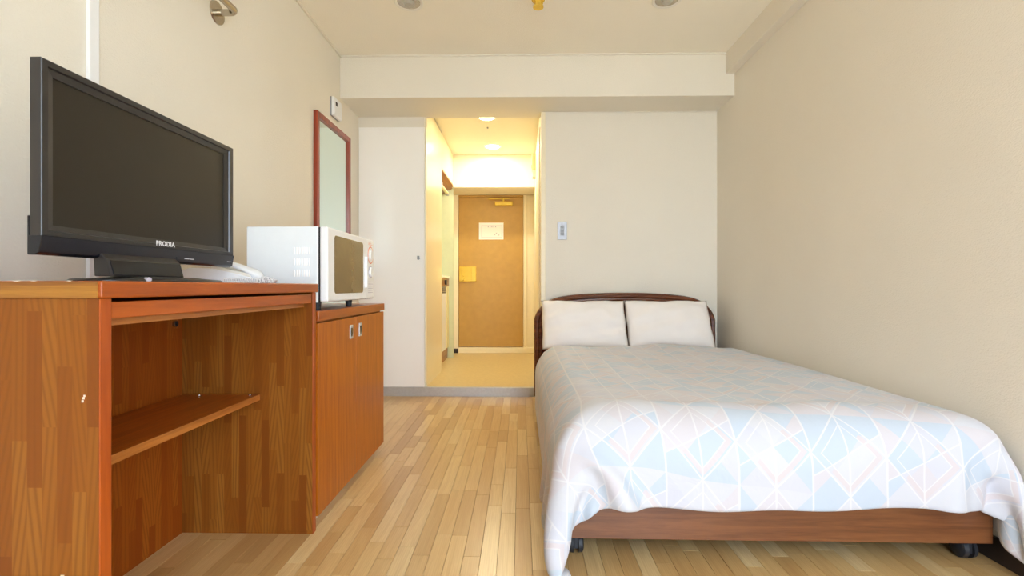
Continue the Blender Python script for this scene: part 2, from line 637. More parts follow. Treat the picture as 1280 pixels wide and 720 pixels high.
struct(box('ground', -60, 60, -120, WIN_Y - 0.3, -6.2, -6.0, M['ground']), 'unseen pale ground plane added outside to bounce daylight through the window', 'ground')  # unseen plane, added to throw daylight up to the ceiling
# unseen wall and window behind the camera, invented to light the room
def unseen_window_wall():
    bm = bmesh.new()
    y0, y1 = WIN_Y - 0.1, WIN_Y
    bm_box(bm, XL, WIN[0], y0, y1, -0.05, ZC)
    bm_box(bm, WIN[1], XR, y0, y1, -0.05, ZC)
    bm_box(bm, WIN[0], WIN[1], y0, y1, WIN[3], ZC)
    bm_box(bm, WIN[0], WIN[1], y0, y1, -0.05, WIN[2])
    struct(from_bm('unseen_wall_front', bm, M['wall'], None, (0, WIN_Y, 0)), 'unseen cream wall added around the daylight window behind the camera', 'wall')
    t = struct(thing('unseen_window_1', 'unseen aluminium framed window added behind the camera for daylight', 'window', (0, WIN_Y - 0.05, 0)), 'unseen aluminium framed window added behind the camera for daylight', 'window')
    for x in (WIN[0], (WIN[0] + WIN[1]) / 2 - 0.02, WIN[1] - 0.04):
        box('window_stile', x, x + 0.04, WIN_Y - 0.08, WIN_Y - 0.03, WIN[2], WIN[3], M['alu'], t)
    for z in (WIN[2], WIN[3] - 0.04):
        box('window_rail', WIN[0] + 0.04, WIN[1] - 0.04, WIN_Y - 0.08, WIN_Y - 0.03, z, z + 0.04, M['alu'], t)
unseen_window_wall()

# ------------------------------------------------------------------ floor of oak strips
floor = struct(box('floor', XL, XR, WIN_Y - 0.1, YB, -0.05, -0.008, M['under'], origin=(0, 0, 0)), 'light oak strip parquet floor', 'floor')


def lay_floor():
    PW, GAP = 0.054, 0.0008
    lens = [0.20, 0.28, 0.36, 0.45, 0.58]
    cache = {}
    for L in lens:
        bm = bmesh.new()
        bm_box(bm, -PW / 2 + GAP / 2, PW / 2 - GAP / 2, GAP / 2, L - GAP / 2, -0.008, 0)
        es = [e for e in bm.edges if all(abs(v.co.z) < 1e-6 for v in e.verts)]
        bmesh.ops.bevel(bm, geom=es, offset=0.0006, segments=1, affect='EDGES')
        me = bpy.data.meshes.new('plank')
        bm.to_mesh(me)
        bm.free()
        me.materials.append(M['plank'])
        cache[L] = me
    rest_v, rest_f = [], []
    cols = int((XR - XL) / PW) + 1
    n = 0
    for c in range(cols):
        x = XL + PW * (c + 0.5)
        if x + PW / 2 > XR + PW * 0.6:
            break
        y = WIN_Y - 0.1 - random.random() * 0.5
        while y < YB:
            L = random.choice(lens)
            ya, yb = y, y + L
            y += L
            vis = ya > 1.12 - 0.3 and yb > 1.36 and (
                (x > -0.76 and x < 0.14) or (x <= -0.76 and yb < 1.95) or (x >= 0.14 and ya < 2.15))
            vis = vis and n < 300
            xa, xb = max(x - PW / 2, XL), min(x + PW / 2, XR)
            if vis and yb < YB and xb - xa > PW - 1e-4:
                o = bpy.data.objects.new('plank', cache[L])
                COL.objects.link(o)
                o.parent = floor
                o.location = (x, ya, 0)
                n += 1
            else:
                ya2, yb2 = max(ya, WIN_Y - 0.1), min(yb, YB)
                if yb2 <= ya2:
                    continue
                k = len(rest_v)
                g = GAP / 2
                a, b, p, q = xa + g, xb - g, ya2 + g, yb2 - g
                rest_v += [(a, p, 0), (b, p, 0), (b, q, 0), (a, q, 0), (a, p, -0.008), (b, p, -0.008), (b, q, -0.008), (a, q, -0.008)]
                rest_f += [(k, k + 1, k + 2, k + 3), (k + 4, k + 5, k + 1, k), (k + 5, k + 6, k + 2, k + 1), (k + 6, k + 7, k + 3, k + 2), (k + 7, k + 4, k, k + 3)]
    o = link_mesh('remaining_planks', rest_v, rest_f, M['plank_rest'], floor)
    o['kind'] = 'stuff'
    return n
print('planks', lay_floor())

# ------------------------------------------------------------------ entrance hall
struct(box('floor_hall', XL, XH1, YB + 0.004, 5.86, -0.05, ZS, M['vinyl']), 'raised beige vinyl floor of the entrance hall', 'floor')
st = struct(thing('trim_6', 'brushed aluminium step edge below the closet and hall', 'trim', (0, YB, 0)), 'brushed aluminium step edge below the closet and hall', 'trim')
box('riser', XL, XH1 + 0.03, YB - 0.004, YB + 0.004, 0.0, ZS - 0.004, M['alu'], st)
box('nosing', XL, XH1 + 0.03, YB - 0.006, YB + 0.03, ZS - 0.004, ZS + 0.002, M['alu'], st, bev=0.0015)

struct(box('wall_closet', XL, -0.745, YB + 0.012, YB + 0.12, 2.085, ZB, M['wall']), 'narrow cream wall strip between closet door and beam', 'wall')
cd = struct(thing('door_2', 'tall white closet door beside the hall opening', 'door', (-1.0, YB, ZS)), 'tall white closet door beside the hall opening', 'door')
box('door_leaf', XL + 0.006, -0.744, YB - 0.002, YB + 0.022, ZS + 0.004, 2.083, M['closet'], cd, bev=0.0015)
lt = cyl('latch', (-0.788, YB - 0.002, 1.066), (-0.788, YB - 0.012, 1.066), 0.010, M['grey'], cd)
box('latch_tab', -0.797, -0.779, YB - 0.018, YB - 0.010, 1.058, 1.086, M['grey'], lt, bev=0.002)
box('edge_strip', -0.742, XH0, YB + 0.0, YB + 0.02, ZS + 0.03, 2.085, M['frame'], cd)

struct(box('wall_hall_left', -0.90, XH0, YB + 0.023, 4.47, ZS, ZH, M['hall_wall']), 'glossy cream wall on the left of the entrance hall', 'wall')
struct(box('wall_hall_fascia', -0.80, XH0, 4.47, 5.24, 1.935, ZH, M['hall_wall']), 'glossy cream fascia above the kitchenette opening', 'wall')
struct(box('wall_hall_right', XH1, XH1 + 0.1, YW + 0.1, 5.86, ZS, ZH, M['hall_matt']), 'bright cream wall on the right of the entrance hall', 'wall')
struct(box('wall_hall_inner', -1.40, -1.30, 4.3, 5.86, ZS, ZH, M['kit_side']), 'pale green back wall inside the kitchenette recess', 'wall')
struct(box('wall_hall_corner', -1.30, -0.795, 5.32, 5.69, ZS, ZH, M['hall_matt']), 'cream wall corner between kitchenette and entrance door', 'wall')
struct(box('ceiling_hall', -1.40, XH1 + 0.1, 3.775, 5.86, ZH, ZH + 0.1, M['hall_matt']), 'low cream ceiling of the entrance hall', 'ceiling')
struct(box('ceiling_entry', -0.795, XH1, 5.24, 5.69, 1.925, ZH, M['hall_matt'], bev=0.002), 'dropped cream ceiling box above the entrance door', 'ceiling')
struct(box('wall_entry', -1.30, XH1, 5.74, 5.86, ZS, ZH, M['hall_matt']), 'cream wall around the entrance door', 'wall')
struct(box('trim_7', XH1 - 0.014, XH1, 3.80, 4.55, ZS, 2.10, M['frame'], bev=0.003), 'cream bathroom door casing on the hall right wall', 'trim')
struct(box('trim_8', XH0, XH0 + 0.004, YB + 0.03, 4.47, ZH - 0.012, ZH - 0.004, M['grey']), 'thin dark seam line along the top of the hall left wall', 'trim')

# entrance door
d1 = struct(thing('door_1', 'brown metal entrance door at the end of the hall', 'door', (-0.35, 5.69, ZS)), 'brown metal entrance door at the end of the hall', 'door')
box('door_leaf', -0.728, 0.032, 5.70, 5.735, ZS + 0.069, 1.896, M['door'], d1, bev=0.002)
box('door_frame', -0.795, -0.731, 5.685, 5.738, ZS, 1.924, M['frame'], d1, bev=0.004)
box('door_frame', 0.035, 0.075, 5.685, 5.738, ZS, 1.924, M['frame'], d1, bev=0.004)
box('door_frame', -0.731, 0.035, 5.690, 5.738, 1.899, 1.924, M['door'], d1, bev=0.003)
box('door_frame', 0.075, XH1, 5.70, 5.738, ZS, 1.924, M['frame'], d1, bev=0.002)
box('door_sill', -0.731, 0.157, 5.672, 5.70, ZS, ZS + 0.064, M['frame'], d1, bev=0.003)
box('sill_end', -0.792, -0.735, 5.66, 5.684, ZS, ZS + 0.05, M['dark_brown'], d1)
lp = box('lock_plate', -0.722, -0.52, 5.688, 5.70, 0.905, 1.085, M['brass'], d1, bev=0.004)
cyl('thumb_turn', (-0.688, 5.688, 0.945), (-0.688, 5.655, 0.945), 0.032, M['brass'], lp, 0.028)
cyl('thumb_turn', (-0.688, 5.688, 1.045), (-0.688, 5.674, 1.045), 0.015, M['brass'], lp)
box('lock_strip', -0.575, -0.525, 5.684, 5.690, 0.912, 1.078, M['brass'], lp, bev=0.002)
dc = box('door_closer', -0.30, -0.09, 5.645, 5.69, 1.795, 1.845, M['brass'], d1, bev=0.012, seg=3)
box('closer_arm', -0.38, -0.13, 5.655, 5.668, 1.868, 1.884, M['brass'], dc, bev=0.003)
cyl('closer_pivot', (-0.20, 5.662, 1.84), (-0.20, 5.662, 1.888), 0.012, M['brass'], dc)
nt = thing('door_notice', 'white paper evacuation notice on the brown entrance door', 'notice', (-0.345, 5.6985, 1.40))
box('sheet', -0.489, -0.199, 5.697, 5.699, 1.402, 1.600, M['paper'], nt)
for (a, b, c, d) in ((-0.46, -0.22, 1.425, 1.429), (-0.46, -0.22, 1.566, 1.569), (-0.222, -0.219, 1.425, 1.569), (-0.46, -0.457, 1.425, 1.569)):
    box('plan_line', a, b, 5.6965, 5.697, c, d, M['print_grey'], nt)
for k in range(5):
    box('title_mark', -0.385 + k * 0.022, -0.375 + k * 0.022, 5.6965, 5.697, 1.545, 1.562, M['print_grey'], nt)
for (a, c) in ((-0.29, 1.47), (-0.262, 1.448), (-0.31, 1.452)):
    box('plan_mark', a, a + 0.014, 5.6965, 5.697, c, c + 0.012, M['print_grey'], nt)

# kitchenette in the recess on the left of the hall
kt = thing('kitchen_unit', 'small built-in kitchenette with wooden front in the hall recess', 'kitchen', (-1.0, 4.9, ZS))
box('back_panel', -1.30, -1.285, 4.475, 5.315, ZS, 1.90, M['kit_side'], kt)
box('side_panel', -1.285, -0.735, 5.300, 5.318, ZS, 1.94, M['kit_side'], kt)
box('worktop', -1.28, -0.775, 4.475, 5.300, 0.935, 0.962, M['white'], kt, bev=0.004)
fp = box('control_front', -1.27, -0.785, 4.48, 5.295, 0.85, 0.935, M['kit_wood'], kt)
cyl('burner_knob', (-0.785, 5.02, 0.893), (-0.765, 5.02, 0.893), 0.026, M['black'], fp)
cyl('burner_knob', (-0.785, 4.72, 0.893), (-0.765, 4.72, 0.893), 0.026, M['black'], fp)
box('filler_panel', -0.80, -0.785, 5.16, 5.295, 0.19, 0.85, M['kit_cream'], kt)
box('kick_board', -1.27, -0.80, 4.48, 5.295, ZS, 0.18, M['kit_wood'], kt)
hd = prism('sloped_panel', [(XH0, 1.934), (-1.28, 1.60), (-1.28, 1.62), (XH0, 1.952)], 'Y', 4.475, 5.30, M['kit_wood'], kt)  # brown panel sloping down towards the back of the recess
ul = thing('tube_lamp', 'slim tube lamp under the sloping kitchenette panel', 'lamp', (-0.80, 4.9, 1.85))
cyl('tube', (-0.785, 4.78, 1.848), (-0.785, 5.16, 1.848), 0.016, M['kit_cream'], ul)
box('tube_holder', -0.80, -0.77, 4.74, 4.78, 1.825, 1.880, M['grey'], ul)
box('tube_holder', -0.80, -0.77, 5.16, 5.20, 1.825, 1.880, M['grey'], ul)
fr = thing('mini_fridge', 'white built-in mini fridge below the kitchenette counter', 'fridge', (-1.0, 4.85, 0.18))
box('fridge_door', -1.25, -0.79, 4.50, 5.155, 0.185, 0.77, M['white'], fr, bev=0.006)
vg = box('vent_grille', -1.25, -0.792, 4.50, 5.155, 0.772, 0.846, M['white_warm'], fr, bev=0.003)
for k in range(4):
    box('grille_slot', -0.793, -0.789, 4.88, 5.12, 0.784 + k * 0.015, 0.792 + k * 0.015, M['black'], vg)

# small boxes on the hall right wall
ic = thing('doorbell_chime', 'beige box fixed high on the hall right wall', 'chime', (XH1, 4.72, 1.85))
box('case', XH1 - 0.046, XH1, 4.66, 4.78, 1.975, 2.13, M['kit_cream'], ic, bev=0.004)
box('lower_case', XH1 - 0.042, XH1, 4.665, 4.775, 1.905, 1.973, M['white_warm'], ic, bev=0.004)
box('indicator', XH1 - 0.052, XH1 - 0.045, 4.70, 4.72, 2.0, 2.03, M['grey'], ic)
hs = thing('hall_switch', 'tiny white switch on the hall right wall near the door', 'switch', (XH1, 4.66, 1.27))
box('plate', XH1 - 0.008, XH1, 4.62, 4.70, 1.21, 1.33, M['white'], hs, bev=0.002)
box('rocker', XH1 - 0.012, XH1 - 0.007, 4.645, 4.675, 1.245, 1.295, M['white_warm'], hs, bev=0.001)


# downlights
def downlight(x, y, z, r, label, lit, group=None):
    t = thing('downlight', label, 'downlight', (x, y, z), group)
    bm = bmesh.new()
    prof = [(r, -0.001), (r, -0.006), (r * 0.90, -0.009), (r * 0.82, -0.004), (r * 0.70, -0.0012)]
    seg = 36
    rings = [[bm.verts.new((x + q * math.cos(2 * math.pi * k / seg), y + q * math.sin(2 * math.pi * k / seg), z + h)) for k in range(seg)] for q, h in prof]
    for a, b in zip(rings[:-1], rings[1:]):
        for k in range(seg):
            j = (k + 1) % seg
            bm.faces.new((a[k], a[j], b[j], b[k]))
    o = from_bm('trim_ring', bm, M['white_warm'], t, (x, y, z), True)
    if lit:
        cyl('diffuser', (x, y, z - 0.001), (x, y, z - 0.006), r * 0.82, M['lamp_glow'], t, r * 0.72, seg=36)
    else:
        cyl('reflector', (x, y, z - 0.0005), (x, y, z - 0.004), r * 0.80, M['steel'], t, r * 0.78, seg=36)
        cyl('bulb', (x, y, z - 0.003), (x, y, z - 0.020), r * 0.42, M['lamp_off'], t, r * 0.30, seg=24)
    return t

downlight(-0.632, 2.73, ZC, 0.082, 'round unlit downlight in the bedroom ceiling above the television side', False, 'unlit bedroom downlights')
downlight(0.822, 2.73, ZC, 0.082, 'round unlit downlight in the bedroom ceiling above the bed', False, 'unlit bedroom downlights')
lamp0 = downlight(-0.284, 4.08, ZH, 0.080, 'round downlight in the hall ceiling half hidden by the beam', True)
lamp = downlight(-0.284, 4.93, ZH, 0.090, 'round glowing downlight in the hall ceiling near the door', True)
for lmp, watts in ((lamp0, 5.0), (lamp, 12.0)):
    la = bpy.data.lights.new('hall_lamp', 'AREA')
    la.shape = 'DISK'
    la.size = 0.13
    la.energy = watts
    la.color = (1.0, 0.87, 0.62)
    lo = bpy.data.objects.new('hall_lamp', la)
    COL.objects.link(lo)
    lo.parent = lmp
    lo.location = (0, 0, -0.012)
box('sensor', -0.300, -0.288, 4.33, 4.342, ZH - 0.012, ZH, M['grey'], None)
tag(bpy.data.objects['sensor'], 'tiny grey sensor dot between the two hall downlights', 'sensor')

sp = thing('sprinkler', 'small brass sprinkler head on the bedroom ceiling', 'sprinkler', (0.10, 2.72, ZC))
cyl('flange', (0.10, 2.72, ZC), (0.10, 2.72, ZC - 0.008), 0.038, M['brass'], sp, 0.034)
cyl('body', (0.10, 2.72, ZC - 0.008), (0.10, 2.72, ZC - 0.030), 0.018, M['brass'], sp)
for k in range(3):
    a = k * 2.1
    cyl('arm', (0.10 + 0.026 * math.cos(a), 2.72 + 0.026 * math.sin(a), ZC - 0.008), (0.10 + 0.02 * math.cos(a), 2.72 + 0.02 * math.sin(a), ZC - 0.040), 0.004, M['brass'], sp, seg=8)
cyl('deflector', (0.10, 2.72, ZC - 0.038), (0.10, 2.72, ZC - 0.044), 0.030, M['brass'], sp)

# light switch on the partition
sw = thing('wall_switch', 'silver framed light switch plate on the partition by the hall', 'switch', (0.315, YW, 1.20))
box('plate', 0.279, 0.351, YW - 0.006, YW, 1.203, 1.337, M['plate'], sw, bev=0.002)
for z in (1.213, 1.327):
    cyl('screw', (0.315, YW - 0.006, z), (0.315, YW - 0.008, z), 0.004, M['grey'], sw, seg=10)
for k in range(3):
    box('rocker', 0.301, 0.329, YW - 0.010, YW - 0.005, 1.235 + k * 0.026, 1.257 + k * 0.026, M['grey'], sw, bev=0.001)

# ------------------------------------------------------------------ left wall: clothes rail, mirror, thermostat
cr = thing('clothes_rail', 'chrome clothes rail bracket high on the left wall', 'rail', (XL, 2.01, 1.99))
for y in (2.008, 0.75):
    cyl('wall_flange', (XL, y, 1.985), (XL + 0.006, y, 1.985), 0.047, M['steel'], cr, 0.045, seg=32)
pts = [(XL + 0.004, 2.008, 1.985), (XL + 0.055, 2.008, 1.985)]
for k in range(1, 9):
    a = math.pi / 2 * k / 8
    pts.append((XL + 0.055 + 0.03 * math.sin(a), 2.008 - 0.03 * (1 - math.cos(a)), 1.985))
for k in range(9):
    a = math.pi / 2 * k / 8
    pts.append((XL + 0.055 + 0.03 * math.cos(a), 0.78 - 0.03 * math.sin(a), 1.985))
pts += [(XL + 0.004, 0.75, 1.985)]
tube('rail_tube', pts, 0.0135, M['steel'], cr, 14)
cr.location.y -= 0.022


mr = thing('wall_mirror', 'tall wall mirror in a slim red-brown wooden frame behind the microwave', 'mirror', (XL, 3.235, 0.70))
y0, y1, z0, z1 = 2.945, 3.525, 0.66, 1.925
fw, ft = 0.034, 0.026
box('mirror_glass', XL + 0.004, XL + 0.012, y0 + fw * 0.6, y1 - fw * 0.6, z0 + fw * 0.6, z1 - fw * 0.6, M['mirror'], mr)
box('frame_stile', XL, XL + ft, y0, y0 + fw, z0, z1, M['red_wood'], mr, bev=0.002)
box('frame_stile', XL, XL + ft, y1 - fw, y1, z0, z1, M['red_wood'], mr, bev=0.002)
box('frame_rail', XL, XL + ft, y0 + fw, y1 - fw, z1 - fw, z1, M['red_wood'], mr, bev=0.002)
box('frame_rail', XL, XL + ft, y0 + fw, y1 - fw, z0, z0 + fw, M['red_wood'], mr, bev=0.002)
mr.location.y -= 0.022


th = thing('thermostat', 'white plastic thermostat box on the left wall above the mirror', 'thermostat', (XL, 3.28, 1.99))
box('back_plate', XL, XL + 0.010, 3.205, 3.345, 1.985, 2.11, M['grey'], th, bev=0.001)
prism('cover', [(XL + 0.010, 1.985), (XL + 0.024, 1.985), (XL + 0.034, 2.0), (XL + 0.028, 2.108), (XL + 0.010, 2.108)], 'Y', 3.203, 3.335, M['white'], th, bev=0.003)
box('window', XL + 0.026, XL + 0.0325, 3.225, 3.250, 2.055, 2.080, M['dark_brown'], th)
th.location.y -= 0.022


# ================================================================== DESK
DX0, DX1, DY0, DY1 = -1.225, -0.712, 0.820, 1.685
DT = 0.8595
dk = thing('television_desk', 'open orange-brown wooden desk with one shelf carrying the television', 'desk', ((DX0 + DX1) / 2, (DY0 + DY1) / 2, 0))
dt = box('desk_top', DX0 - 0.02, DX1 + 0.004, DY0 - 0.002, DY1 + 0.012, DT - 0.030, DT, M['orange_y'], dk, bev=0.004, seg=3)
box('end_banding', DX0 - 0.02, DX1 - 0.002, DY0 - 0.0035, DY0 - 0.0005, DT - 0.0295, DT - 0.001, M['yellow_x'], dt)
random.seed(11)
for k in range(9):
    cx = -1.19 + k * 0.055 + random.uniform(-0.02, 0.02)
    if cx > DX1 - 0.03:
        break
    wd = random.uniform(0.004, 0.014)
    hh = random.uniform(0.001, 0.0035)
    prism('chipped_edge', [(cx - wd, DT + 0.0004), (cx + wd, DT + 0.0004), (cx + wd * 0.3, DT - hh), (cx - wd * 0.2, DT - hh * 0.7)], 'Y', DY0 - 0.0042, DY0 - 0.003, M['chip'], dt)
def side_panel(y0, y1, outer):
    p = box('side_panel', DX0, DX1 - 0.003, y0, y1, 0.0, DT - 0.030, M['block_xz'], dk)
    box('edge_band', DX1 - 0.003, DX1, y0, y1, 0.0, DT - 0.0305, M['orange_z'], p, bev=0.001)
    return p
lpn = side_panel(DY0, DY0 + 0.023, True)
rpn = side_panel(DY1 - 0.023, DY1, False)
for (x, z, s) in ((-0.742, 0.655, 0.0016), (-0.7405, 0.660, 0.0016), (-0.739, 0.664, 0.0014), (-0.783, 0.352, 0.004), (-0.777, 0.356, 0.003), (-0.773, 0.350, 0.002), (-0.782, 0.330, 0.0016), (-0.762, 0.326, 0.003)):
    box('scuff_mark', x - s, x + s, DY0 - 0.0008, DY0, z - s, z + s * 1.4, M['chip'], lpn)
box('back_panel', -1.185, -1.167, DY0 + 0.023, DY1 - 0.023, 0.0, DT - 0.030, M['block_yz'], dk)
drw = box('drawer', -1.10, DX1 - 0.030, DY0 + 0.026, DY1 - 0.026, 0.779, 0.818, M['brown_y'], dk)
box('drawer_front', DX1 - 0.024, DX1 - 0.004, DY0 + 0.026, DY1 - 0.026, 0.793, 0.823, M['orange_y'], drw, bev=0.002)
shf = box('shelf', -1.160, -0.899, DY0 + 0.024, DY1 - 0.024, 0.460, 0.479, M['shelf'], dk)
box('shelf_edge', -0.899, -0.895, DY0 + 0.024, DY1 - 0.024, 0.459, 0.480, M['brown_y'], shf, bev=0.001)
for x in (-0.925, -1.10):
    pn = cyl('shelf_pin', (x, DY1 - 0.0235, 0.450), (x, DY1 - 0.036, 0.450), 0.006, M['chrome'], dk, seg=12)
    cyl('shelf_screw', (x, DY1 - 0.034, 0.479), (x, DY1 - 0.034, 0.482), 0.006, M['chrome'], dk, seg=12)
cyl('cable_ring', (-1.167, 1.625, 0.724), (-1.160, 1.625, 0.724), 0.011, M['chrome'], dk, seg=20)
cyl('cable_hole', (-1.1605, 1.625, 0.724), (-1.1590, 1.625, 0.724), 0.007, M['black'], dk, seg=20)
dk.location.y -= 0.012


# ================================================================== CABINET
CX0, CX1, CY0, CY1 = -1.225, -0.712, 1.702, 2.522
cb = thing('microwave_cabinet', 'low two-door wooden cabinet carrying the microwave', 'cabinet', ((CX0 + CX1) / 2, (CY0 + CY1) / 2, 0))
box('cabinet_top', CX0, CX1 + 0.002, CY0, CY1 + 0.006, 0.727, 0.762, M['orange_y'], cb, bev=0.002)
box('carcass', CX0, CX1 - 0.020, CY0 + 0.002, CY1 - 0.002, 0.045, 0.7265, M['cab_door'], cb)
box('kick_board', CX0 + 0.01, -0.748, CY0 + 0.01, CY1 - 0.05, 0.0, 0.045, M['white_warm'], cb)
ym = 2.100
for (a, b, hy) in ((CY0 + 0.003, ym - 0.001, 2.037), (ym + 0.001, CY1 - 0.003, 2.150)):
    dd = box('cabinet_door', CX1 - 0.019, CX1, a, b, 0.040, 0.719, M['cab_door'], cb, bev=0.0008)
    hp = box('door_pull', CX1 - 0.001, CX1 + 0.003, hy - 0.017, hy + 0.017, 0.630, 0.688, M['alu'], dd, bev=0.001)
    prism('finger_cup', [(hy - 0.011, 0.676), (hy + 0.011, 0.676), (hy + 0.011, 0.652), (hy + 0.006, 0.641), (hy, 0.638), (hy - 0.006, 0.641), (hy - 0.011, 0.652)], 'X', CX1 + 0.0025, CX1 + 0.0036, M['gloss_black'], hp)

# ================================================================== TELEVISION
TX = -0.900                                 # front plane of the bezel
ty0, ty1, tz0, tz1 = 0.910, 1.518, 0.910, 1.282
sy0, sy1, sz0, sz1 = 0.938, 1.480, 0.968, 1.254
tv = thing('television', 'black flat television with dark screen on a pedestal stand', 'television', (-0.93, 1.21, DT))
def ring(name, outer, inner, xa, xb, xi, mat, parent):
    """picture-frame bezel in the YZ plane: outer edge at xa..xb, inner lip at xi"""
    bm = bmesh.new()
    def rect(r, x):
        return [bm.verts.new((x, r[0], r[2])), bm.verts.new((x, r[1], r[2])), bm.verts.new((x, r[1], r[3])), bm.verts.new((x, r[0], r[3]))]
    A = rect(outer, xa)
    e = 0.0015
    B = rect((outer[0], outer[1], outer[2], outer[3]), xb - e)
    B2 = rect((outer[0] + e, outer[1] - e, outer[2] + e, outer[3] - e), xb)
    mid_r = tuple((o * 0.55 + i * 0.45) for o, i in zip(outer, inner))
    C0 = rect(mid_r, xb)
    C1 = rect(tuple(m + (i - m) * 0.12 for m, i in zip(mid_r, inner)), xb - 0.004)
    D = rect(inner, xi)
    E = rect(inner, xa)
    seq = [A, B, B2, C0, C1, D, E]
    for p, q in zip(seq[:-1], seq[1:]):
        for k in range(4):
            j = (k + 1) % 4
            bm.faces.new((p[k], p[j], q[j], q[k]))
    for k in range(4):
        j = (k + 1) % 4
        bm.faces.new((E[k], E[j], A[j], A[k]))
    return from_bm(name, bm, mat, parent, root_of(parent))
bz = ring('bezel', (ty0, ty1, 0.946, tz1), (sy0, sy1, sz0, sz1), TX - 0.022, TX, TX - 0.006, M['tv_bezel'], tv)
box('screen', TX - 0.014, TX - 0.0085, sy0 + 0.0004, sy1 - 0.0004, sz0 + 0.0004, sz1 - 0.0004, M['screen'], tv)
prism('bottom_lip', [(TX + 0.002, 0.9465), (TX - 0.004, 0.914), (TX - 0.012, 0.910), (TX - 0.027, 0.910), (TX - 0.027, 0.984), (TX - 0.0225, 0.984), (TX - 0.0225, 0.9465)], 'Y', ty0 - 0.001, ty1 + 0.002, M['tv_lip'], tv, bev=0.0015)
prism('back_cover', [(ty0 + 0.09, 0.93), (ty1 - 0.09, 0.93), (ty1 - 0.12, 1.22), (ty0 + 0.12, 1.22)], 'X', TX - 0.085, TX - 0.0225, M['black'], tv, bev=0.008)
text_mesh('brand_lettering', 'PRODIA', 0.0165, M['print_white'], tv, (TX + 0.0004, 1.228, 0.9570), (math.radians(90), 0, math.radians(90)), 0.0003, (1.0, 1.0, 1.0), 1.12)
for k, (a, b) in enumerate(((1.300, 1.317), (1.320, 1.337))):
    box('status_print', TX - 0.0022, TX - 0.0008, a, b, 0.9235, 0.9255, M['print_white'], tv)
box('model_print', TX - 0.0022, TX - 0.0006, 1.488, 1.508, 0.9255, 0.9268, M['print_white'], tv)
box('sensor_window', TX - 0.0025, TX - 0.0006, 1.270, 1.284, 0.9230, 0.9265, M['gloss_black'], tv)
nk = prism('stand_neck', [(TX - 0.018, 0.935), (TX + 0.010, 0.910), (TX + 0.020, 0.872), (TX - 0.016, 0.872), (TX - 0.018, 0.91)], 'Y', 1.040, 1.268, M['tv_bezel'], tv, bev=0.002)
prism('neck_panel', [(TX + 0.0125, 0.907), (TX + 0.022, 0.876), (TX + 0.019, 0.876), (TX + 0.0095, 0.907)], 'Y', 1.048, 1.262, M['gloss_black'], nk)
def tv_base():
    bm = bmesh.new()
    cx, cy = TX - 0.015, 1.215
    seg = 48
    prof = [(1.0, 0.0), (1.0, 0.004), (0.97, 0.0075), (0.70, 0.0105), (0.55, 0.013)]
    rings = []
    for s, h in prof:
        rg = []
        for k in range(seg):
            a = 2 * math.pi * k / seg
            c, d = math.cos(a), math.sin(a)
            e = 0.8
            rg.append(bm.verts.new((cx + 0.095 * s * math.copysign(abs(c) ** e, c), cy + 0.205 * s * math.copysign(abs(d) ** e, d), DT + h)))
        rings.append(rg)
    for a, b in zip(rings[:-1], rings[1:]):
        for k in range(seg):
            j = (k + 1) % seg
            bm.faces.new((a[k], a[j], b[j], b[k]))
    bm.faces.new(rings[0][::-1])
    bm.faces.new(rings[-1])
    o = from_bm('stand_base', bm, M['tv_bezel'], tv, root_of(tv))
    smooth_by_angle(o, 30)
    return o
tb = tv_base()
cyl('base_badge', (TX + 0.060, 1.088, DT + 0.006), (TX + 0.070, 1.084, DT + 0.0055), 0.0055, M['print_grey'], tb, seg=14)
tv.location.y -= 0.016


# ================================================================== TELEPHONE
ph = thing('telephone', 'white desk telephone with coiled cord beside the television', 'telephone', (-0.96, 1.60, DT))
prism('body', [(-1.085, DT), (-0.845, DT), (-0.835, DT + 0.012), (-0.90, DT + 0.030), (-0.985, DT + 0.048), (-1.06, DT + 0.050), (-1.085, DT + 0.042)], 'Y', 1.542, 1.672, M['white'], ph, bev=0.004)
prism('cradle', [(-0.865, DT + 0.015), (-0.985, DT + 0.045), (-1.00, DT + 0.058), (-0.97, DT + 0.058), (-0.94, DT + 0.046), (-0.88, DT + 0.034), (-0.862, DT + 0.026)], 'Y', 1.545, 1.600, M['white_warm'], ph, bev=0.003)
def handset():
    bm = bmesh.new()
    n, seg = 22, 14
    rings = []
    for i in range(n):
        t = i / (n - 1)
        x = -1.045 + 0.205 * t
        zc = DT + 0.078 - 0.052 * t + 0.010 * math.sin(math.pi * t)
        bulb = max(math.exp(-((t - 0.10) / 0.12) ** 2), math.exp(-((t - 0.90) / 0.12) ** 2))
        hw = 0.021 + 0.006 * bulb
        ht = 0.010 + 0.007 * bulb
        if i in (0, n - 1):
            hw, ht = hw * 0.55, ht * 0.5
        zc -= 0.005 * bulb
        rings.append([bm.verts.new((x, 1.572 + hw * math.cos(2 * math.pi * k / seg), zc + ht * math.sin(2 * math.pi * k / seg))) for k in range(seg)])
    for a, b in zip(rings[:-1], rings[1:]):
        for k in range(seg):
            j = (k + 1) % seg
            bm.faces.new((a[k], a[j], b[j], b[k]))
    bm.faces.new(rings[0][::-1]); bm.faces.new(rings[-1])
    return from_bm('handset', bm, M['white'], ph, root_of(ph), True)
handset()
box('keypad', -0.955, -0.890, 1.612, 1.664, DT + 0.031, DT + 0.040, M['white_warm'], ph, bev=0.003)
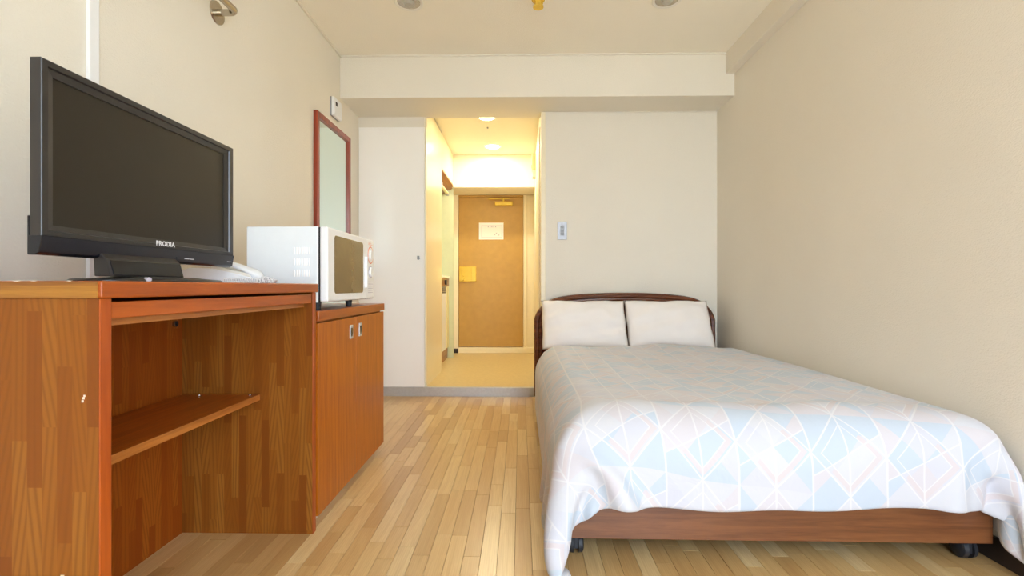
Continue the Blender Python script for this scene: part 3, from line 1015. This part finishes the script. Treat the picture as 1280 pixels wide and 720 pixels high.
def coil():
    ctrl = [Vector(p) for p in ((-0.848, 1.572, DT + 0.020), (-0.825, 1.566, DT + 0.014), (-0.80, 1.560, DT + 0.0090), (-0.805, 1.545, DT + 0.0085), (-0.83, 1.532, DT + 0.0085), (-0.89, 1.528, DT + 0.0085), (-0.945, 1.534, DT + 0.0085))]
    path = []
    for i in range(len(ctrl) - 1):
        p0, p1, p2, p3 = ctrl[max(i - 1, 0)], ctrl[i], ctrl[i + 1], ctrl[min(i + 2, len(ctrl) - 1)]
        for k in range(60):
            t = k / 60
            path.append(0.5 * ((2 * p1) + (-p0 + p2) * t + (2 * p0 - 5 * p1 + 4 * p2 - p3) * t * t + (-p0 + 3 * p1 - 3 * p2 + p3) * t ** 3))
    pts, s = [], 0.0
    for i in range(len(path) - 1):
        d = path[i + 1] - path[i]
        s += d.length
        t = d.normalized()
        n = t.cross(Vector((0, 0, 1))).normalized()
        b = t.cross(n)
        a = 2 * math.pi * s / 0.0072
        pts.append(path[i] + (n * math.cos(a) + b * math.sin(a)) * 0.0070)
    # resample more finely around the coil
    fine = []
    s = 0.0
    for i in range(len(path) - 1):
        for k in range(3):
            u = k / 3
            p = path[i].lerp(path[i + 1], u)
            d = path[i + 1] - path[i]
            ss = s + d.length * u
            t = d.normalized()
            n = t.cross(Vector((0, 0, 1))).normalized()
            b = t.cross(n)
            a = 2 * math.pi * ss / 0.0072
            fine.append(p + (n * math.cos(a) + b * math.sin(a)) * 0.0070)
        s += d.length
    return tube('coiled_cord', fine, 0.0018, M['white'], ph, 5)
coil()
ph.location.y -= 0.014


# ================================================================== MICROWAVE
mx0, mx1, my0, my1, mz0, mz1 = -1.015, -0.748, 1.788, 2.358, 0.788, 1.072
mw = thing('microwave_oven', 'white microwave oven with dark window on the wooden cabinet', 'microwave', ((mx0 + mx1) / 2, (my0 + my1) / 2, 0.762))
bd = box('case', mx0, mx1, my0, my1, mz0, mz1, M['mw_side'], mw, bev=0.004)
box('front_gap', mx1, mx1 + 0.006, my0 + 0.004, my1 - 0.004, mz0 + 0.002, mz1 - 0.002, M['black'], mw)
md = box('door', mx1 + 0.006, mx1 + 0.036, my0, 2.246, mz0 + 0.004, mz1, M['white'], mw, bev=0.007, seg=3)
prism('door_window', round_rect(1.852, 2.190, mz0 + 0.034, mz1 - 0.026, 0.016), 'X', mx1 + 0.0355, mx1 + 0.0372, M['mw_window'], md)
hx = mx1 + 0.036
prism('door_handle', [(hx - 0.002, 2.212), (hx + 0.011, 2.216), (hx + 0.012, 2.230), (hx - 0.002, 2.236)], 'Z', mz0 + 0.055, mz1 - 0.085, M['white'], md, bev=0.003)
cp = box('control_panel', mx1 + 0.006, mx1 + 0.034, 2.249, my1, mz0 + 0.004, mz1, M['white'], mw, bev=0.006, seg=3)
px = mx1 + 0.034
cyl('dial_ring', (px - 0.001, 2.304, 0.998), (px + 0.0012, 2.304, 0.998), 0.041, M['orange_print'], cp, seg=36)
cyl('dial_face', (px + 0.001, 2.304, 0.998), (px + 0.002, 2.304, 0.998), 0.036, M['white'], cp, seg=36)
cyl('power_dial', (px, 2.304, 0.998), (px + 0.009, 2.304, 0.998), 0.024, M['white'], cp, 0.021, seg=28)
cyl('dial_ring', (px - 0.001, 2.304, 0.918), (px + 0.0012, 2.304, 0.918), 0.030, M['print_grey'], cp, seg=36)
cyl('timer_dial', (px, 2.304, 0.918), (px + 0.009, 2.304, 0.918), 0.024, M['white'], cp, 0.021, seg=28)
for k in range(6):
    box('print_line', px - 0.0004, px + 0.0006, 2.268, 2.340, 0.820 + k * 0.010, 0.8225 + k * 0.010, M['print_grey'], cp)
for k in range(3):
    box('print_line', px - 0.0004, px + 0.0006, 2.272, 2.336 - 0.015 * k, 1.046 + k * 0.006, 1.0475 + k * 0.006, M['orange_print'], cp)
for (y, x) in ((1.800, -0.756), (2.130, -0.756), (1.800, -0.985), (2.330, -0.985)):
    cyl('foot', (x, y, 0.762), (x, y, mz0 + 0.002), 0.012, M['rubber'], mw, 0.015, seg=16)
for r in range(3):
    for k in range(7):
        x = -0.838 + k * 0.0094
        z = 0.885 + r * 0.0415
        prism('vent_louver', [(x, z), (x + 0.0042, z + 0.001), (x + 0.0042, z + 0.026), (x, z + 0.027)], 'Y', my0 - 0.0028, my0 + 0.001, M['paper'], bd, bev=0.0008)

mw.location.y -= 0.0125
cb.location.y -= 0.0125

# ================================================================== BED
bed = thing('bed', 'dark walnut double bed frame with arched headboard', 'bed', (0.755, 2.53, 0))
BX = 0.755
ROT = math.radians(-0.45)
Rm = Matrix.Translation((0.755, 2.53, 0)) @ Matrix.Rotation(ROT, 4, 'Z') @ Matrix.Translation((-0.755, -2.53, 0))
bed.rotation_euler = (0, 0, ROT)
YF, YH = 1.500, 3.56
box('foot_board', 0.125, 1.443, YF, YF + 0.024, 0.068, 0.300, M['bed_wood'], bed, bev=0.0015)
for x in (0.125, 1.421):
    box('side_rail', x, x + 0.022, YF + 0.024, YH - 0.02, 0.085, 0.300, M['bed_wood'], bed, bev=0.0015)
box('slat_base', 0.134, 1.383, YF + 0.03, YH - 0.03, 0.20, 0.235, M['bed_wood'], bed)


def catmull(ctrl, n=10):
    out = []
    for i in range(len(ctrl) - 1):
        p0, p1, p2, p3 = [np.array(ctrl[j]) for j in (max(i - 1, 0), i, i + 1, min(i + 2, len(ctrl) - 1))]
        for k in range(n):
            t = k / n
            out.append(0.5 * ((2 * p1) + (-p0 + p2) * t + (2 * p0 - 5 * p1 + 4 * p2 - p3) * t * t + (-p0 + 3 * p1 - 3 * p2 + p3) * t ** 3))
    out.append(np.array(ctrl[-1]))
    return out


def headboard():
    half = [(-0.662, 0.04), (-0.662, 0.30), (-0.662, 0.56), (-0.656, 0.625), (-0.622, 0.688), (-0.553, 0.746), (-0.448, 0.778), (-0.262, 0.797), (0.0, 0.804)]
    ctrl = half + [(-x, z) for x, z in half[-2::-1]]
    path = catmull(ctrl, 8)
    def offset(d):
        res = []
        for i, p in enumerate(path):
            t = path[min(i + 1, len(path) - 1)] - path[max(i - 1, 0)]
            t = t / np.linalg.norm(t)
            nrm = np.array((t[1], -t[0]))      # points inwards (path runs left to right)
            res.append(p + nrm * d)
        return res
    def sweep(name, prof, mat, parent):
        bm = bmesh.new()
        rows = [[bm.verts.new((BX + q[0], y, q[1])) for q in offset(d)] for d, y in prof]
        m = len(rows)
        for a in range(m):
            b = (a + 1) % m
            for i in range(len(path) - 1):
                bm.faces.new((rows[a][i], rows[a][i + 1], rows[b][i + 1], rows[b][i]))
        bm.faces.new([r[0] for r in rows])
        bm.faces.new([r[-1] for r in rows][::-1])
        o = from_bm(name, bm, mat, parent, (0.755, 2.53, 0))
        smooth_by_angle(o, 28)
        return o
    y = YH
    fr = sweep('headboard_frame', [(0.0, y + 0.055), (0.0, y + 0.012), (0.006, y + 0.002), (0.018, y - 0.004), (0.030, y - 0.002), (0.037, y + 0.005), (0.040, y + 0.012), (0.050, y + 0.010), (0.060, y + 0.014), (0.064, y + 0.022), (0.064, y + 0.055)], M['head_wood'], bed)
    sweep('inner_moulding', [(0.066, y + 0.040), (0.066, y + 0.020), (0.072, y + 0.015), (0.080, y + 0.015), (0.086, y + 0.022), (0.086, y + 0.040)], M['head_wood'], fr)
    inner = offset(0.055)
    bm = bmesh.new()
    A = [bm.verts.new((BX + q[0], y + 0.028, q[1])) for q in inner]
    B = [bm.verts.new((BX + q[0], y + 0.045, q[1])) for q in inner]
    bm.faces.new(A); bm.faces.new(B[::-1])
    for i in range(len(A)):
        j = (i + 1) % len(A)
        bm.faces.new((A[i], A[j], B[j], B[i]))
    from_bm('headboard_panel', bm, M['head_panel'], bed, (0.755, 2.53, 0))
headboard()


def caster(x, y):
    c = thing('caster', None, None)
    c.parent = bed
    c.location = (x - 0.755, y - 2.53, 0)
    r = 0.032
    bm = bmesh.new()
    for s in (-1, 1):
        cyl_bm(bm, (s * 0.008, 0, r), (s * 0.020, 0, r), r, r * 0.94, 28)
        cyl_bm(bm, (s * 0.020, 0, r), (s * 0.024, 0, r), r * 0.94, r * 0.7, 28)
    o = from_bm('wheel', bm, M['rubber'], c, (0, 0, 0))
    smooth_by_angle(o, 40)
    bm = bmesh.new()
    bm_box(bm, -0.008, 0.008, -0.024, 0.030, 0.02, 0.062, 0.003)
    cyl_bm(bm, (0, 0.012, 0.058), (0, 0.012, 0.20), 0.010, 0.010, 12)
    from_bm('caster_fork', bm, M['rubber'], c, (0, 0, 0))
for (x, y) in ((0.184, 1.552), (1.400, 1.552), (0.176, 3.45), (1.400, 3.45)):
    caster(x, y)

mt = box('mattress', 0.15, 1.41, YF + 0.03, YH - 0.03, 0.238, 0.388, M['mattress'], None, bev=0.04, seg=4, origin=(0.755, 2.53, 0.238))
mt.rotation_euler = (0, 0, ROT)
tag(mt, 'pale mattress under the duvet on the bed frame', 'mattress')


# ------------------------------------------------------------------ duvet: a cloth laid over the bed and let fall (position based dynamics)
def make_duvet():
    H = 0.024
    bx0, bx1, by0, by1, top = 0.115, 1.432, YF - 0.040, 3.6, 0.432      # block the cloth lies on
    XA, XB = bx0 - 0.315, bx1 + 0.25
    YA, YE = by0 - 0.208, 3.215
    nx, ny = int((XB - XA) / H) + 1, int((YE - YA) / H) + 1
    xs, ys = np.linspace(XA, XB, nx), np.linspace(YA, YE, ny)
    U, V = np.meshgrid(xs, ys)                                   # [ny, nx]
    c_x = (bx0 + bx1) / 2
    P = np.stack([U, V, np.full_like(U, top + 0.012)], -1)
    rng = np.random.default_rng(3)
    # start already hanging: wrapped over the rounded edges, the corners gathered in one fold
    M0 = 0.018
    R0 = 0.140 - 0.065 * np.clip((U - 1.0) / 0.4, 0, 1)
    for (sx, xe) in ((-1, bx0), (1, bx1)):
        a = np.maximum((U - xe) * sx + R0, 0)
        b = np.maximum((by0 + R0) - V, 0)
        rr = np.hypot(a, b)
        near = ((U - c_x) * sx > 0) & (rr > 0)
        ang = np.minimum(rr / (R0 + M0), math.pi / 2)
        out = (R0 + M0) * np.sin(ang)
        Z = top - R0 + (R0 + M0) * np.cos(ang) - np.maximum(rr - (R0 + M0) * math.pi / 2, 0)
        dx, dy = a / (rr + 1e-9) * sx, -b / (rr + 1e-9)
        X = np.where(a > 0, xe - sx * R0 + out * dx, U)
        Y = np.where(b > 0, by0 + R0 + out * dy, V)
        phi = np.arctan2(b, a) / (math.pi / 2)                  # 0 side ... 1 foot
        both = (a > 0) & (b > 0)
        e = np.where(both, 1 - np.abs(phi - 0.5) * 2, 0) * (rr - out) * 0.62
        X = X + e * (0.32 if sx < 0 else 0.02)
        Y = Y - e * (0.70 if sx < 0 else -0.6)
        if sx > 0:
            Z = Z - 0.036 * np.clip((by0 - V) / 0.1, 0, 1) * (U > bx1 - 0.08)
        P[near] = np.stack([X, Y, Z], -1)[near]
    P[..., 2] = np.maximum(P[..., 2], 0.014)
    P += rng.normal(0, 0.0006, P.shape)
    hx, hy = xs[1] - xs[0], ys[1] - ys[0]
    W = np.ones((ny, nx))
    fixed = (U > bx0 + 0.15) & (U < bx1 - 0.09) & (V > by0 + 0.17)
    W[fixed] = 0.0
    W[(U > bx1 - 0.07) & (U < bx1 + 0.016) & (V < by0 - 0.09)] = 0.0    # hem lies on against the wall
    W[(U > bx0 + 0.035) & (U < bx0 + 0.085) & (V < by0 - 0.10)] = 0.0
    vel = np.zeros_like(P)
    MARG = 0.018
    c = np.array([(bx0 + bx1) / 2, (by0 + by1) / 2])
    hs = np.array([(bx1 - bx0) / 2, (by1 - by0) / 2])

    def con(P, sl_a, sl_b, rest, k):
        a, b = P[sl_a], P[sl_b]
        wa, wb = W[sl_a], W[sl_b]
        d = b - a
        L = np.sqrt((d * d).sum(-1)) + 1e-9
        s = wa + wb
        s[s == 0] = 1
        f = (k * (L - rest) / L / s)[..., None] * d
        P[sl_a] = a + f * wa[..., None]
        P[sl_b] = b - f * wb[..., None]

    def sl(y0, y1, ys_, x0, x1, xs_):
        return (slice(y0, y1, ys_), slice(x0, x1, xs_))
    cons = []
    for s in (0, 1):
        m = (nx - s) // 2
        cons.append((sl(None, None, 1, s, s + 2 * m - 1, 2), sl(None, None, 1, s + 1, s + 2 * m, 2), hx, 1.0))
        m = (ny - s) // 2
        cons.append((sl(s, s + 2 * m - 1, 2, None, None, 1), sl(s + 1, s + 2 * m, 2, None, None, 1), hy, 1.0))
    dg = math.hypot(hx, hy)
    for s in (0, 1):
        m = (ny - s) // 2
        cons.append((sl(s, s + 2 * m - 1, 2, 0, nx - 1, 1), sl(s + 1, s + 2 * m, 2, 1, nx, 1), dg, 0.45))
        cons.append((sl(s, s + 2 * m - 1, 2, 1, nx, 1), sl(s + 1, s + 2 * m, 2, 0, nx - 1, 1), dg, 0.45))
    for q, kb in ((2, 0.12), (4, 0.03)):
        for s in range(2 * q):
            if s >= q:
                break
            cons.append((sl(None, None, 1, s, nx - q, 2 * q), sl(None, None, 1, s + q, nx, 2 * q), hx * q, kb))
            cons.append((sl(None, None, 1, s + q, nx - q, 2 * q), sl(None, None, 1, s + 2 * q, nx, 2 * q), hx * q, kb))
            cons.append((sl(s, ny - q, 2 * q, None, None, 1), sl(s + q, ny, 2 * q, None, None, 1), hy * q, kb))
            cons.append((sl(s + q, ny - q, 2 * q, None, None, 1), sl(s + 2 * q, ny, 2 * q, None, None, 1), hy * q, kb))
    fixedc = []
    for a, b, r, k in cons:
        sa, sb = P[a].shape[:2], P[b].shape[:2]
        n0, n1 = min(sa[0], sb[0]), min(sa[1], sb[1])
        fixedc.append((a, b, r, k, n0, n1))

    def collide(P):
        # rounded block, open downwards
        RAD = 0.140 - 0.065 * np.clip((P[..., 0] - 1.0) / 0.4, 0, 1)
        rp = 0.035                                               # corner radius seen from above
        rel = P[..., :2] - c
        q = np.abs(rel) - (hs - rp)
        qm = np.maximum(q, 0)
        lq = np.sqrt((qm ** 2).sum(-1))
        dxy = lq + np.minimum(np.maximum(q[..., 0], q[..., 1]), 0) - rp
        g2 = np.where((lq > 1e-9)[..., None], qm / (lq[..., None] + 1e-9),
                      np.stack([q[..., 0] > q[..., 1], q[..., 0] <= q[..., 1]], -1).astype(float)) * np.sign(rel)
        h_, v_ = dxy + RAD, P[..., 2] - (top - RAD)
        mh, mv = np.maximum(h_, 0), np.maximum(v_, 0)
        ln = np.sqrt(mh ** 2 + mv ** 2)
        dist = ln + np.minimum(np.maximum(h_, v_), 0) - RAD
        pen = MARG - dist
        hit = pen > 0
        if hit.any():
            g = np.concatenate([g2 * mh[..., None], mv[..., None]], -1)
            g[ln < 1e-6] = (0, 0, 1)
            g /= np.linalg.norm(g, axis=-1, keepdims=True) + 1e-9
            P[hit] += (g * pen[..., None])[hit]
        P[..., 2] = np.maximum(P[..., 2], 0.012)
        P[..., 0] = np.maximum(P[..., 0], 0.030 + 0.050 * np.clip((0.25 - P[..., 2]) / 0.25, 0, 1))   # heavy corner falls straight down
        P[..., 0] = np.minimum(P[..., 0], XR - 0.016)
        return hit

    dt = 1 / 60
    fx = W == 0
    P0 = P.copy()
    for step in range(150):
        vel[..., 2] -= 9.8 * dt
        # outward push as if filled with down keeps the hanging sides plump
        vel *= 0.965
        prev = P.copy()
        P = P + vel * dt
        P[fx] = P0[fx]
        for it in range(9):
            for a, b, r, k, n0, n1 in fixedc:
                if P[a].shape == P[b].shape:
                    con(P, a, b, r, k)
            hit = collide(P)
        P[fx] = P0[fx]
        vel = (P - prev) / dt
        sp_ = np.linalg.norm(vel, axis=-1, keepdims=True)
        vel *= np.minimum(1, 2.0 / (sp_ + 1e-9))
        vel[hit] *= 0.55
    # soft loft on top: broad low puffs and a few long lazy creases
    u, v = (U - bx0) / (bx1 - bx0), (V - by0) / (YE - by0)
    inx = np.clip(np.minimum(u, 1 - u) / 0.2, 0, 1)
    iny = np.clip(np.minimum(v, 1 - v) / 0.15, 0, 1)
    loft = 0.016 * np.sqrt(np.clip(inx, 0, 1) * np.clip(iny + 0.35, 0, 1))
    loft += (0.007 * np.sin(U * 7.1 + 1.3 * np.sin(V * 2.3)) + 0.006 * np.sin(V * 4.2 + 2.1 * np.sin(U * 3.1)) + 0.003 * np.sin(U * 19 + V * 5)) * inx
    loft += 0.010 * np.exp(-((V - 3.10) / 0.10) ** 2) * inx
    P[..., 2] += np.maximum(loft, -0.006)
    # the head end rolls down to the sheet
    end = np.clip((V - (YE - 0.06)) / 0.06, 0, 1)
    P[..., 2] -= 0.030 * end ** 2
    verts = [tuple(p) for p in P.reshape(-1, 3)]
    faces = [(j * nx + i, j * nx + i + 1, (j + 1) * nx + i + 1, (j + 1) * nx + i) for j in range(ny - 1) for i in range(nx - 1)]
    o = link_mesh('duvet', verts, faces, M['duvet'], None, (0.755, 2.4, 0.43), True)
    uvl = o.data.uv_layers.new(name='UVMap')
    fu, fv = U.reshape(-1), V.reshape(-1)
    for lp_ in o.data.loops:
        uvl.data[lp_.index].uv = (fu[lp_.vertex_index], fv[lp_.vertex_index])
    so = o.modifiers.new('thickness', 'SOLIDIFY')
    so.thickness = 0.016
    so.offset = -1
    sb = o.modifiers.new('smooth', 'SUBSURF')
    sb.levels = 1
    sb.render_levels = 2
    tag(o, 'white duvet with pale blue and pink triangle print draped over the bed', 'duvet')
    return o
duvet = make_duvet()


# ------------------------------------------------------------------ pillows
def pillow(cx, label, seed, yaw):
    rng = random.Random(seed)
    n, m = 34, 24
    Wd, Hh, T = 0.592, 0.380, 0.085
    ph1, ph2 = rng.random() * 6, rng.random() * 6
    top, bot = [], []
    for j in range(m + 1):
        for i in range(n + 1):
            u, v = 2 * i / n - 1, 2 * j / m - 1
            x = u * Wd / 2 * (1 - 0.008 * (1 - v * v) ** 0.8 * abs(u) ** 3) + 0.002 * math.sin(7 * v + ph1) * u
            y = v * Hh / 2 * (1 - 0.060 * (1 - u * u) ** 0.8 * abs(v) ** 3) + 0.004 * math.sin(6 * u + ph2) * v
            t = T * (max(0, 1 - abs(u) ** 2.6) ** 0.55) * (max(0, 1 - abs(v) ** 2.6) ** 0.55)
            wr = (0.006 * math.sin(13 * u * v + 3 * u + ph2) + 0.004 * math.sin(22 * (u + 0.35 * v) + ph1) * (abs(u) ** 2)) * (1 - u ** 4) * (1 - v ** 4) + 0.004 * math.sin(9 * u + 5 * v + ph1) * (1 - u * u) * (1 - v * v) + 0.003 * math.sin(4 * u - 11 * v + ph2) * (1 - u * u) * (1 - v * v)
            top.append((x, y, t + wr))
            bot.append((x, y, -t * 0.55))
    k0 = len(top)
    faces = []
    for j in range(m):
        for i in range(n):
            a = j * (n + 1) + i
            faces.append((a, a + 1, a + n + 2, a + n + 1))
            faces.append((k0 + a, k0 + a + n + 1, k0 + a + n + 2, k0 + a + 1))
    me = bpy.data.meshes.new('pillow')
    me.from_pydata(top + bot, [], faces)
    bm = bmesh.new()
    bm.from_mesh(me)
    bmesh.ops.remove_doubles(bm, verts=bm.verts, dist=0.0004)
    bmesh.ops.recalc_face_normals(bm, faces=bm.faces)
    bm.to_mesh(me)
    bm.free()
    me.shade_smooth()
    me.materials.append(M['linen'])
    o = bpy.data.objects.new('pillow', me)
    COL.objects.link(o)
    tilt = math.radians(62)
    o.rotation_euler = (tilt, 0, yaw)
    o.location = (cx, 3.425, 0.582)
    tag(o, label, 'pillow', 'pillows against the headboard')
    return o
pillow(0.4485, 'white pillow leaning on the headboard nearer the hall', 1, 0.0)
pillow(1.0435, 'white pillow leaning on the headboard nearer the right wall', 2, 0.0)
